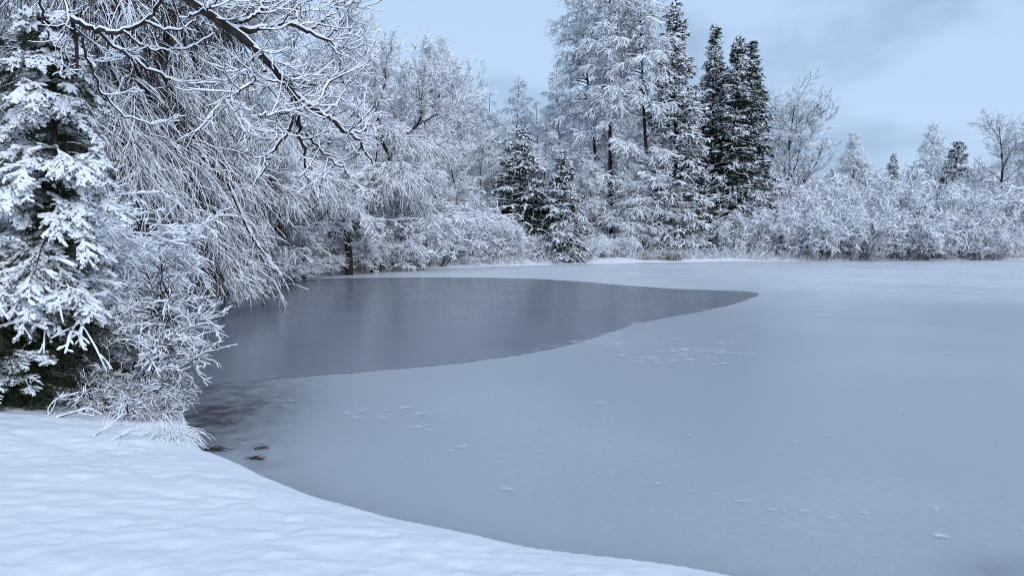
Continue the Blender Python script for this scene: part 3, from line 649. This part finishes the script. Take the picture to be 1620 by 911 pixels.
# ================================================================== left shore, middle distance
for k, (px, D, yt, lb) in enumerate([(330, 34, -30, 'tall snowy tree behind the weeping birch'), (410, 38, -20, 'tall snowy tree between the weeping birch and the overhanging limb'), (478, 40, -5, 'tall snowy tree behind the end of the overhanging limb'), (240, 30, -60, 'tall snowy tree at the back of the weeping birch, left side'), (60, 27, -60, 'tall snowy tree behind the top of the dark conifer'), (150, 32, -60, 'tall snowy tree behind the dark conifer, right of its tip'), (520, 44, 60, 'snowy tree left of the bare tree row')]):
    far_plant('snowy_tree', lb, 'tree', BD, k, px, D, yt, 15.2, wide=1.15)
WP2 = weeping(52, 9, 4.0, 16, 260, 3600, snow=.023, hang=(.6, 1.7))
far_plant('weeping_tree', 'snowy weeping tree bending over the dark trunk by the water', 'tree', [WP2], 0, 425, 34, 170, 8.4)
far_plant('weeping_tree', 'snowy weeping tree whose boughs hang over the pond beyond the birch', 'tree', [WP2], 0, 350, 29, 190, 8.4)
far_plant('weeping_tree', 'white weeping tree right of the dark shoreline trunk', 'tree', [WP2], 0, 590, 46, 205, 8.4)
for k, (px, D, yt) in enumerate([(452, 38, 400), (405, 34, 395), (350, 31, 400), (300, 28.5, 405), (500, 42.5, 395), (250, 26.5, 400)]):
    far_plant('snowy_shrub', 'low snowy twig shrub overhanging the left shore, ' + ['second', 'third', 'fourth', 'fifth', 'first', 'last'][k] + ' counted from the far end', 'shrub', SHD, k, px, D, yt, 3.8, group='shrubs on the left shore', wide=1.5 if k in (0, 4) else 1.)
tr = Geo(); P = resample([(0, 0, 0), (.05, 0, 1.4), (-.1, 0, 3), (.1, .1, 4.6)], 10)[None]; tubes(tr, P, taper(1, 10, .26, .12), 10, vert=True)
put('tree_trunk', 'thick dark bare trunk standing at the left shore', 'tree trunk', [('trunk', tr.mesh('trunk', [M_BARK]))], 551, 43.5)

for k, (px, D, yt, lb) in enumerate([(505, 48, 345, 'snowy shrub close behind the thick dark trunk, left side'), (470, 44, 350, 'snowy shrub filling the shore left of the thick dark trunk'), (560, 50, 340, 'snowy shrub close behind the thick dark trunk, right side'), (430, 41, 345, 'snowy shrub deep in the left shore wood'), (395, 37, 330, 'snowy shrub at the back of the left shore, behind the birch curtain')]):
    far_plant('snowy_shrub', lb, 'shrub', SHD, k, px, D, yt, 3.8, wide=1.2)
# forked dark-limbed tree
rng = np.random.default_rng(58); gt, gb, gs = Geo(), Geo(), Geo(); O = np.array([colX(614, 49), 49, gz(colX(614, 49), 49)])
lf = lambda *p_: resample([atD(x, y, 49 + dz) - O for x, y, dz in p_], 16)
T_ = resample([(0, 0, 0), (.1, 0, 2.5), atD(617, 245, 49) - O], 16); LL = [lf((617, 245, 0), (603, 215, 0), (600, 180, .5), (609, 130, .5), (612, 88, .6)), lf((617, 245, 0), (640, 217, -.3), (661, 196, -.5), (667, 160, -.6), (672, 108, -.6)), lf((661, 196, -.5), (690, 185, -1), (718, 190, -1.5)), lf((600, 180, .5), (585, 150, 1), (578, 110, 1.5))]
tubes(gt, T_[None], taper(1, 16, .22, .17), 8, vert=True); P1 = np.array(LL); R1 = np.concatenate([taper(1, 16, .14, .02), taper(1, 16, .14, .02), taper(1, 16, .06, .015), taper(1, 16, .06, .015)])
P1[:, 1:-1] += rng.normal(size=P1[:, 1:-1].shape) * .05
tubes(gb, P1, R1, 6); snow_on(rng, gs, P1, R1, R1 * .45 + .015, 4, vmin=.1)
ln = plen(P1); n2 = 130; b_, t_, r_, tt, ii = spawn(rng, P1, R1, n2, .25, 1, .8, weight=ln / ln.sum()); l2 = rng.uniform(.6, 2.2, n2) * (1.2 - .6 * tt)
P2 = grow(rng, b_, side_dir(rng, t_, rng.uniform(.4, .9, n2), 0, .15), l2, 6, .14, .05); R2 = taper(n2, 6, .022, .008); tubes(gb, P2, R2, 3); snow_on(rng, gs, P2, R2, .028, 3)
n3 = 800; b_, t_, r_, tt, ii = spawn(rng, P2, R2, n3, .1, 1, .8, weight=l2 / l2.sum()); P3 = grow(rng, b_, side_dir(rng, t_, rng.uniform(.4, .9, n3), 0, .1), rng.uniform(.25, .8, n3), 4, .18, .03); R3 = taper(n3, 4, .010, .006); tubes(gb, P3, R3, 3); snow_on(rng, gs, P3, R3, .026, 3)
n4 = 2400; b_, t_, r_, tt, ii = spawn(rng, P3, R3, n4, .1, 1); P4 = grow(rng, b_, side_dir(rng, t_, rng.uniform(.4, .9, n4)), rng.uniform(.12, .4, n4), 3, .18, 0); R4 = taper(n4, 3, .007, .005); tubes(gb, P4, R4, 3); snow_on(rng, gs, P4, R4, .022, 3)
place('bare_tree', 'bare tree with a dark forked trunk rising above the weeping shrubs', 'tree', [('trunk', gt.mesh('trunk', [M_BARK])), ('branches', gb.mesh('branches', [M_TWIG_DARK], False)), ('snow', gs.mesh('snow', [M_SNOW], False))], tuple(O))

# weeping birch at left, limbs sweeping down to the water
bx, by = colX(120, 21), 21.0; bz = gz(bx, by); O = np.array([bx, by, bz])
def lp(*pts): return [atD(px, py, D) - O for px, py, D in pts]
expl = [lp((130, -60, 21), (200, 30, 21.2), (280, 160, 22), (330, 280, 23), (375, 390, 24.2), (418, 476, 25)),
        lp((130, -40, 21), (190, 60, 20.5), (260, 200, 21), (320, 330, 21.5), (370, 430, 22)),
        lp((120, -80, 21), (230, -10, 22), (300, 80, 23), (345, 210, 24), (385, 340, 25)),
        lp((120, -20, 21), (170, 90, 20), (230, 240, 20), (290, 380, 20), (330, 460, 20.3)),
        lp((120, 40, 21), (170, 160, 19.5), (220, 300, 19.4), (255, 430, 19.3)),
        lp((120, 100, 21), (190, 220, 21), (260, 330, 21.5), (310, 400, 22), (350, 440, 22))]
WB = weeping(51, 13, 4.5, 14, 520, 8500, snow=.0155, explicit=expl, hang=(.7, 2.1))
wb = place('weeping_birch', 'large weeping birch at left, its snowy twigs hanging down to the water', 'tree', WB, tuple(O))

rng = np.random.default_rng(59); gb, gs = Geo(), Geo()
P = np.array([resample(lp((360, 290, 22), (396, 372, 22.9), (426, 432, 23.8), (450, 486, 24.8)), 14), resample(lp((390, 360, 22.7), (412, 395, 23), (430, 418, 23.3), (446, 440, 23.6)), 14)]); Rr = taper(2, 14, .035, .015)
tubes(gb, P, Rr, 5); snow_on(rng, gs, P, Rr, .075, 6)
b_, t_, r_, tt, ii = spawn(rng, P, Rr, 46, .2, 1); P2 = grow(rng, b_, side_dir(rng, t_, rng.uniform(.4, .9, 46), .3, -.2), rng.uniform(.2, .55, 46), 6, .14, -.12); R2 = taper(46, 6, .012, .006)
tubes(gb, P2, R2, 4); snow_on(rng, gs, P2, R2, .035, 5)
bo = link('bough', gb.mesh('bough', [M_BARK]), wb); link('snow', gs.mesh('snow', [M_SNOW]), bo); bo['label'] = 'snow-padded bough slanting down to touch the water'

# ================================================================== near bank, left
NC = near_conifer(61, 5.6, 1.4, 155, snow=.026)
def near(px, D): x = colX(px, D); return (x, D, gz(x, D) - .04)
p = near(78, 9.3)
h = (atD(78, 18, 9.3)[2] - p[2]) / 5.55
place('conifer', 'dark green conifer with fern-like snow-laden boughs on the near bank', 'tree', NC, p, 0.6, (h, h, h))
p = near(-55, 8.7)
place('conifer', 'conifer cut by the left picture edge, its snowy boughs reaching in', 'tree', NC, p, 3.9, (.92, .92, .92))
NC2 = near_conifer(62, 1.3, .8, 34, low=.1, snow=.018)
place('small_conifer', 'low young conifer weighed down with snow beside the fallen branch', 'sapling', NC2, near(20, 8.7), 1., (.9, .9, .55))

AL = shrub(63, 1.6, 1.4, stems=10, twigs=1200, snow=.015, lean=.30, droop=.05, dark=True)
place('bare_shrub', 'bare snow-crusted shrub leaning over the pond beside the dark conifer', 'shrub', AL, near(166, 9.9), 0, 1.0)
AL2 = shrub(64, 1.3, 1.6, stems=7, twigs=650, snow=.015, lean=.4, droop=.05, dark=True)
place('bare_shrub', 'lower bare snowy shrub spreading twigs just above the water', 'shrub', AL2, near(174, 9.3), .3, .85)
place('bare_shrub', 'bare snowy shrub behind the leaning one, nearer the birch', 'shrub', AL, near(150, 12.0), 1.0, 1.1)
AL3 = shrub(65, .8, 1.6, stems=18, twigs=1500, snow=.010, lean=0, droop=.08, dark=True)
NC3 = near_conifer(67, 4.2, 1.3, 110, snow=.019)
place('conifer', 'dark conifer standing behind the main one, mostly hidden by it', 'tree', NC3, near(70, 10.9), 2., 1.)
for k, (px, D) in enumerate([(60, 14), (130, 16.5), (0, 13)]):
    x = colX(px, D); place('snowy_shrub', ['snowy shrub glimpsed behind the dark conifer', 'snowy shrub between the dark conifer and the weeping birch', 'snowy shrub behind the conifer at the left picture edge'][k], 'shrub', SHD[k % 2], (x, D, gz(x, D)), k * 2., .75)
place('brush', 'tangled snowy brush at the foot of the dark conifer', 'brush', AL3, near(120, 9.1), 0, .8)
place('brush', 'low snowy brush right behind the grass tussock', 'brush', AL3, near(236, 9.2), 4, .5)
place('brush', 'tangled snowy brush under the leaning bare shrub', 'brush', AL3, near(205, 9.0), 2, .7)

# arching snowy grass mound at the water's edge
rng = np.random.default_rng(66); gb, gs = Geo(), Geo(); n = 230
a = rng.random(n) * 6.283; D_ = np.stack([np.cos(a) * .7 + .55, np.sin(a) * .7 - .25, rng.uniform(.8, 3.2, n)], 1)
P = grow(rng, np.stack([rng.normal(size=n) * .16, rng.normal(size=n) * .1, -.03 + 0 * a], 1), D_, rng.uniform(.5, .85, n), 9, .07, -.36); Rr = taper(n, 9, .004, .002)
P[..., 2] = np.maximum(P[..., 2], -.12)
tubes(gb, P, Rr, 3); snow_on(rng, gs, P, Rr, .007, 5, vmin=.7)
place('grass_tussock', 'arching snow-coated grass tussock at the bank edge by the water', 'grass tussock', [('blades', gb.mesh('blades', [M_GRASS])), ('snow', gs.mesh('snow', [M_SNOW]))], tuple(onz(268, 699, .27)), 0, .55)

def snowy_stick(name, label, lines, r, s, cat='branch', kids=0, seed=0, parent_loc=None, m_=M_TWIG_DARK, klen=.25):
    rng = np.random.default_rng(seed); gb, gs = Geo(), Geo(); O = lines[0][0]
    P = np.array([resample(np.array(l) - O, 12) for l in lines]); Rr = taper(len(P), 12, r, r * .4)
    tubes(gb, P, Rr, 6); snow_on(rng, gs, P, Rr, s, 6, lump=.15)
    if kids:
        b_, t_, r_, tt, ii = spawn(rng, P, Rr, kids, .2, 1); P2 = grow(rng, b_, side_dir(rng, t_, rng.uniform(.4, .9, kids), .2, .25), rng.uniform(.4, 1, kids) * klen, 6, .12, 0)
        R2 = taper(kids, 6, r * .4, r * .2); tubes(gb, P2, R2, 4); snow_on(rng, gs, P2, R2, s * .7, 5, lump=.15)
    root = place(name, label, cat, [('branches', gb.mesh('branches', [m_])), ('snow', gs.mesh('snow', [M_SNOW]))], tuple(O)); return root
q = lambda px, py, z: onz(px, py, z)
snowy_stick('fallen_branch', 'thick curved fallen branch capped with snow at the conifer foot', [[q(50, 668, .44), q(90, 660, .50), q(118, 652, .55), q(142, 645, .62)], [q(80, 661, .48), q(76, 650, .55), q(88, 634, .66), q(108, 624, .74)]], 0.013, .016, kids=8, seed=3)
snowy_stick('fallen_branch', 'short snow-capped branch sticking into the bank left of the curved one', [[q(0, 652, .52), q(22, 662, .48), q(50, 676, .42)]], 0.012, .015, kids=4, seed=4)
snowy_stick('fallen_branch', 'forked snowy branch lying on the bank beside the tussock', [[q(165, 700, .40), q(190, 690, .43), q(212, 674, .50)], [q(190, 690, .43), q(205, 684, .47), q(222, 672, .54)], [q(165, 700, .40), q(185, 706, .38), q(216, 714, .36)]], 0.006, .008, kids=12, seed=5)
snowy_stick('fallen_branch', 'slanting snowy branch leaning behind the forked one', [[q(142, 694, .42), q(165, 678, .5), q(200, 652, .62)]], 0.006, .009, kids=9, seed=6)
snowy_stick('twig', 'tiny bent twig poking out of the smooth snow', [[q(281, 724, .33), q(284, 721, .35), q(289, 722, .34)]], .003, .001, cat='twig', seed=7)

# ================================================================== overhanging limb of a tree standing left of the view
z3 = lambda x, y: (300 + x / 3.036, y / 3.036)
def L3(pts, D0, D1):
    n = len(pts); return [atD(*z3(*p_), D0 + (D1 - D0) * i / (n - 1)) for i, p_ in enumerate(pts)]
main = [(0, 5), (100, 70), (200, 140), (290, 210), (350, 280), (420, 350), (470, 420), (510, 470)]
T0 = np.array([-9.2, 7.0, gz(-9.2, 7.0)])
trunkP = resample([T0, T0 + (0.1, 0, 2.5), T0 + (.3, .1, 4.8), T0 + (.5, .1, 7.5), T0 + (.6, 0, 10)], 14)
limb0 = [T0 + (.3, .1, 4.6), T0 + (1.6, .2, 6.2), T0 + (3.4, .4, 6.2)] + L3(main, 7.6, 8.2)
limbU = [T0 + (.3, .1, 4.2), T0 + (1.6, .6, 5.6), atD(60, -60, 8.0), atD(95, 0, 8.0), atD(108, 22, 8.0), atD(118, 60, 8.1), atD(122, 110, 8.2)]
lines = [(limb0, .105, .032, 1), (limbU, .08, .02, .8)]
for pts, D0, D1, r0, r1 in [([(500, 470), (540, 480), (610, 530), (680, 580), (740, 620), (800, 665), (840, 720), (880, 790)], 8.2, 8.9, .035, .008),
        ([(500, 465), (512, 540), (520, 620), (545, 700), (560, 900)], 8.2, 8.3, .035, .006), ([(508, 520), (490, 580), (430, 680), (370, 780), (310, 900)], 8.2, 7.9, .025, .006),
        ([(200, 140), (300, 147), (400, 130), (500, 128), (600, 165), (680, 205), (760, 232)], 7.8, 8.8, .03, .008), ([(240, 112), (300, 90), (340, 50), (352, 0), (350, -60)], 7.8, 8.2, .018, .008),
        ([(350, 290), (345, 350), (300, 400), (240, 440), (160, 480)], 8.0, 7.6, .020, .006), ([(610, 510), (650, 430), (690, 380), (740, 240), (755, 60)], 8.4, 9.0, .016, .006),
        ([(450, 380), (520, 420), (620, 400), (720, 400), (800, 360)], 8.2, 9.4, .016, .006), ([(640, 560), (700, 500), (740, 440), (770, 340), (780, 150)], 8.6, 9.4, .014, .005),
        ([(520, 130), (510, 60), (480, 0), (470, -60)], 8.3, 8.6, .014, .006), ([(560, 160), (640, 100), (700, 30), (720, -40)], 8.5, 9, .014, .006), ([(420, 140), (440, 80), (540, 30), (640, -40)], 8.2, 8.8, .014, .006),
        ([(560, 640), (640, 730), (720, 800), (760, 840), (810, 860)], 8.3, 8.8, .015, .005), ([(640, 190), (720, 130), (750, 60), (760, 0)], 8.6, 9.2, .012, .005),
        ([(0, 85), (60, 60), (110, 30), (150, -20)], 7.6, 7.2, .012, .006), ([(330, 560), (420, 540), (480, 540)], 7.6, 8.2, .008, .012), ([(470, 425), (440, 400), (330, 380), (240, 330)], 8.2, 7.6, .012, .005),
        ([(720, 620), (780, 640), (840, 620), (870, 570)], 8.7, 9.2, .012, .005)]:
    lines.append((L3(pts, D0, D1), r0, r1, .6))
for pts, D0, D1, r0, r1 in [([(108, 28), (150, 47), (195, 50), (235, 30), (256, -6)], 8, 8, .028, .014), ([(150, 50), (190, 80), (240, 112), (300, 133), (370, 128)], 8.0, 8.6, .018, .007),
        ([(130, 60), (150, 120), (180, 170), (220, 192), (285, 192)], 8.1, 8.6, .014, .006), ([(195, 50), (230, 75), (290, 78), (340, 55)], 8, 8.6, .012, .006), ([(230, 35), (280, 50), (320, 20), (360, -20)], 8, 8.4, .012, .006),
        ([(60, -20), (70, 40), (95, 80), (150, 90)], 8, 8.5, .014, .006), ([(340, 138), (380, 120), (400, 100)], 8.5, 8.7, .008, .005)]:
    n_ = len(pts); lines.append(([atD(x, y, D0 + (D1 - D0) * i / (n_ - 1)) for i, (x, y) in enumerate(pts)], r0, r1, .6))
rng = np.random.default_rng(73); gt, gb, gs = Geo(), Geo(), Geo(); O = T0
P = (trunkP - O)[None]; tubes(gt, P, taper(1, 14, .30, .14), 12, vert=True)
PP = np.array([resample(l[0], 24) - O for l in lines]); PP[:, 1:-1] += rng.normal(size=PP[:, 1:-1].shape) * .012
RR = np.concatenate([taper(1, 24, l[1], l[2]) for l in lines])
tubes(gb, PP, RR * rng.uniform(.85, 1.15, RR.shape), 8); snow_on(rng, gs, PP, RR, np.minimum(RR * .55, .035) + .011, 7, lump=.12, vmin=.35)
sub = PP[1:].copy(); sR = RR[1:]; sub0 = np.stack([resample(PP[0][10:], 24)]); sub = np.concatenate([sub, sub0]); sR = np.concatenate([sR, taper(1, 24, .09, .045)])
wl = plen(sub) * np.array([1.] * 16 + [1.] * (len(sub) - 16)); wl[0] *= .4; wl[-8:-1] *= .35; n2 = 190; b_, t_, r_, tt, ii = spawn(rng, sub, sR, n2, .12, 1, .8, weight=wl / wl.sum())
P2 = grow(rng, b_, side_dir(rng, t_, rng.uniform(.4, 1.0, n2), 0, .05), rng.uniform(.2, .62, n2), 9, .11, .05); R2 = taper(n2, 9, np.minimum(r_ * .6, .009), .004)
tubes(gb, P2, R2, 5, 0); snow_on(rng, gs, P2, R2, .012, 6, lump=.12)
n3 = 1150; b_, t_, r_, tt, ii = spawn(rng, P2, R2, n3, .1, 1)
P3 = grow(rng, b_, side_dir(rng, t_, rng.uniform(.4, 1.0, n3), 0, .08), rng.uniform(.08, .32, n3), 6, .2, .05); R3 = taper(n3, 6, .0045, .003)
tubes(gb, P3, R3, 4); snow_on(rng, gs, P3, R3, .009, 5, lump=.1)
n4 = 1900; b_, t_, r_, tt, ii = spawn(rng, P3, R3, n4, .2, 1)
P4 = grow(rng, b_, side_dir(rng, t_, rng.uniform(.5, 1.0, n4), 0, .1), rng.uniform(.03, .1, n4), 3, .15, .05); R4 = taper(n4, 3, .0035, .0025)
tubes(gb, P4, R4, 4); snow_on(rng, gs, P4, R4, .007, 5, lump=.1)
place('overhanging_tree', 'near tree whose thick dark limb, lined with snow, hangs in from the top left', 'tree', [('trunk', gt.mesh('trunk', [M_BARK])), ('limbs', gb.mesh('limbs', [M_BARK])), ('snow', gs.mesh('snow', [M_SNOW]))], tuple(O))

# ================================================================== small things of the far bank
def tussock(seed, n, W_, H):
    rng = np.random.default_rng(seed); gb, gs = Geo(), Geo()
    B = np.stack([rng.normal(size=n) * W_ * .4, rng.normal(size=n) * .25, np.zeros(n)], 1); a = rng.random(n) * 6.283
    P = grow(rng, B, np.stack([np.cos(a) * .5, np.sin(a) * .5, np.ones(n)], 1), rng.uniform(.6, 1.2, n) * H, 5, .1, -.2); Rr = taper(n, 5, .012, .005); tubes(gb, P, Rr, 3)
    k = rng.random(n) < .3; snow_on(rng, gs, P[k], Rr[k], .03, 4)
    return [('blades', gb.mesh('blades', [M_GRASS])), ('snow', gs.mesh('snow', [M_SNOW]))]
TU = tussock(81, 700, 1.5, .9)
put('grass_tussock', 'broad brown sedge clump at the far waterline below the birches', 'grass tussock', TU, 1056, 61.9, 0, .95, sink=.05)
put('grass_tussock', 'smaller brown sedge clump left of the broad one at the far waterline', 'grass tussock', TU, 1022, 61.8, 1., (.6, .6, .7), sink=.05)
# low brush and dead stems covering the ground under the trees
rng = np.random.default_rng(90); n = 5200
pxs = rng.uniform(480, 1640, n); tt = rng.random(n)
shore = np.array([onz(x, y, 0)[:2] for x, y in far_px]); sy = np.interp(pxs, [p_[0] for p_ in far_px], [onz(x, y, 0)[1] for x, y in far_px])
Yb = sy + np.where(pxs > 1180, .05, .6) + rng.random(n) ** 1.6 * 6; Xb = (pxs - CX) / F * Yb; Zb = ground_z(Xb, Yb, False)
gb = Geo(); B = np.stack([Xb, Yb, Zb - .05], 1)
dens = vnoise(Xb * .35, Yb * .35, 91) > -.12; B = B[dens]; n = len(B)
P = grow(rng, B, rng.normal(size=(n, 3)) * .5 + Z, rng.uniform(.3, 1.3, n), 5, .2, -.02); Rr = taper(n, 5, .008, .004); tubes(gb, P, Rr, 3, 0); snow_on(rng, gb, P, Rr, .018, 3, mi=1)
b_, t_, r_, _, _ = spawn(rng, P, Rr, n * 4, .2, 1); P2 = grow(rng, b_, side_dir(rng, t_, rng.uniform(.4, 1.1, n * 4)), rng.uniform(.1, .4, n * 4), 3, .2, -.05); R2 = taper(n * 4, 3, .006, .004)
tubes(gb, P2, R2, 3, 0); snow_on(rng, gb, P2, R2, .014, 3, mi=1)
tagd(link('undergrowth', gb.mesh('undergrowth', [M_TWIG, M_SNOW], False)), 'low snowy undergrowth of dead stems along the far bank', 'undergrowth', kind='stuff')
# weeds frozen into the ice by the near shore
for k, (px, py, rx, ry, n_, lb) in enumerate([(333, 712, .16, .06, 60, 'dark matted weeds frozen against the snow bank, nearest the tussock'), (400, 727, .09, .03, 24, 'brown weed clump frozen into the ice close to the bank'), (408, 711, .07, .02, 14, 'smallest weed clump frozen into the ice, a little off the bank')]):
    rng = np.random.default_rng(200 + k); c = onz(px, py, 0.0); g = Geo()
    B = np.stack([rng.normal(size=n_) * rx * .5, rng.normal(size=n_) * ry * .5, .010 + .02 * rng.random(n_)], 1)
    a = rng.normal(size=n_) * .5; P = grow(rng, B, np.stack([np.cos(a), np.sin(a), .1 * rng.normal(size=n_)], 1), rng.uniform(.04, .13, n_), 5, .25, 0.); P[..., 2] = np.clip(P[..., 2], .009, .05)
    tubes(g, P, taper(n_, 5, .004, .002), 4)
    tagd(link('weed_clump', g.mesh('weeds', [M_PEAT]), loc=tuple(c)), lb, 'weeds')
print('verts', sum(len(m.vertices) for m in bpy.data.meshes))
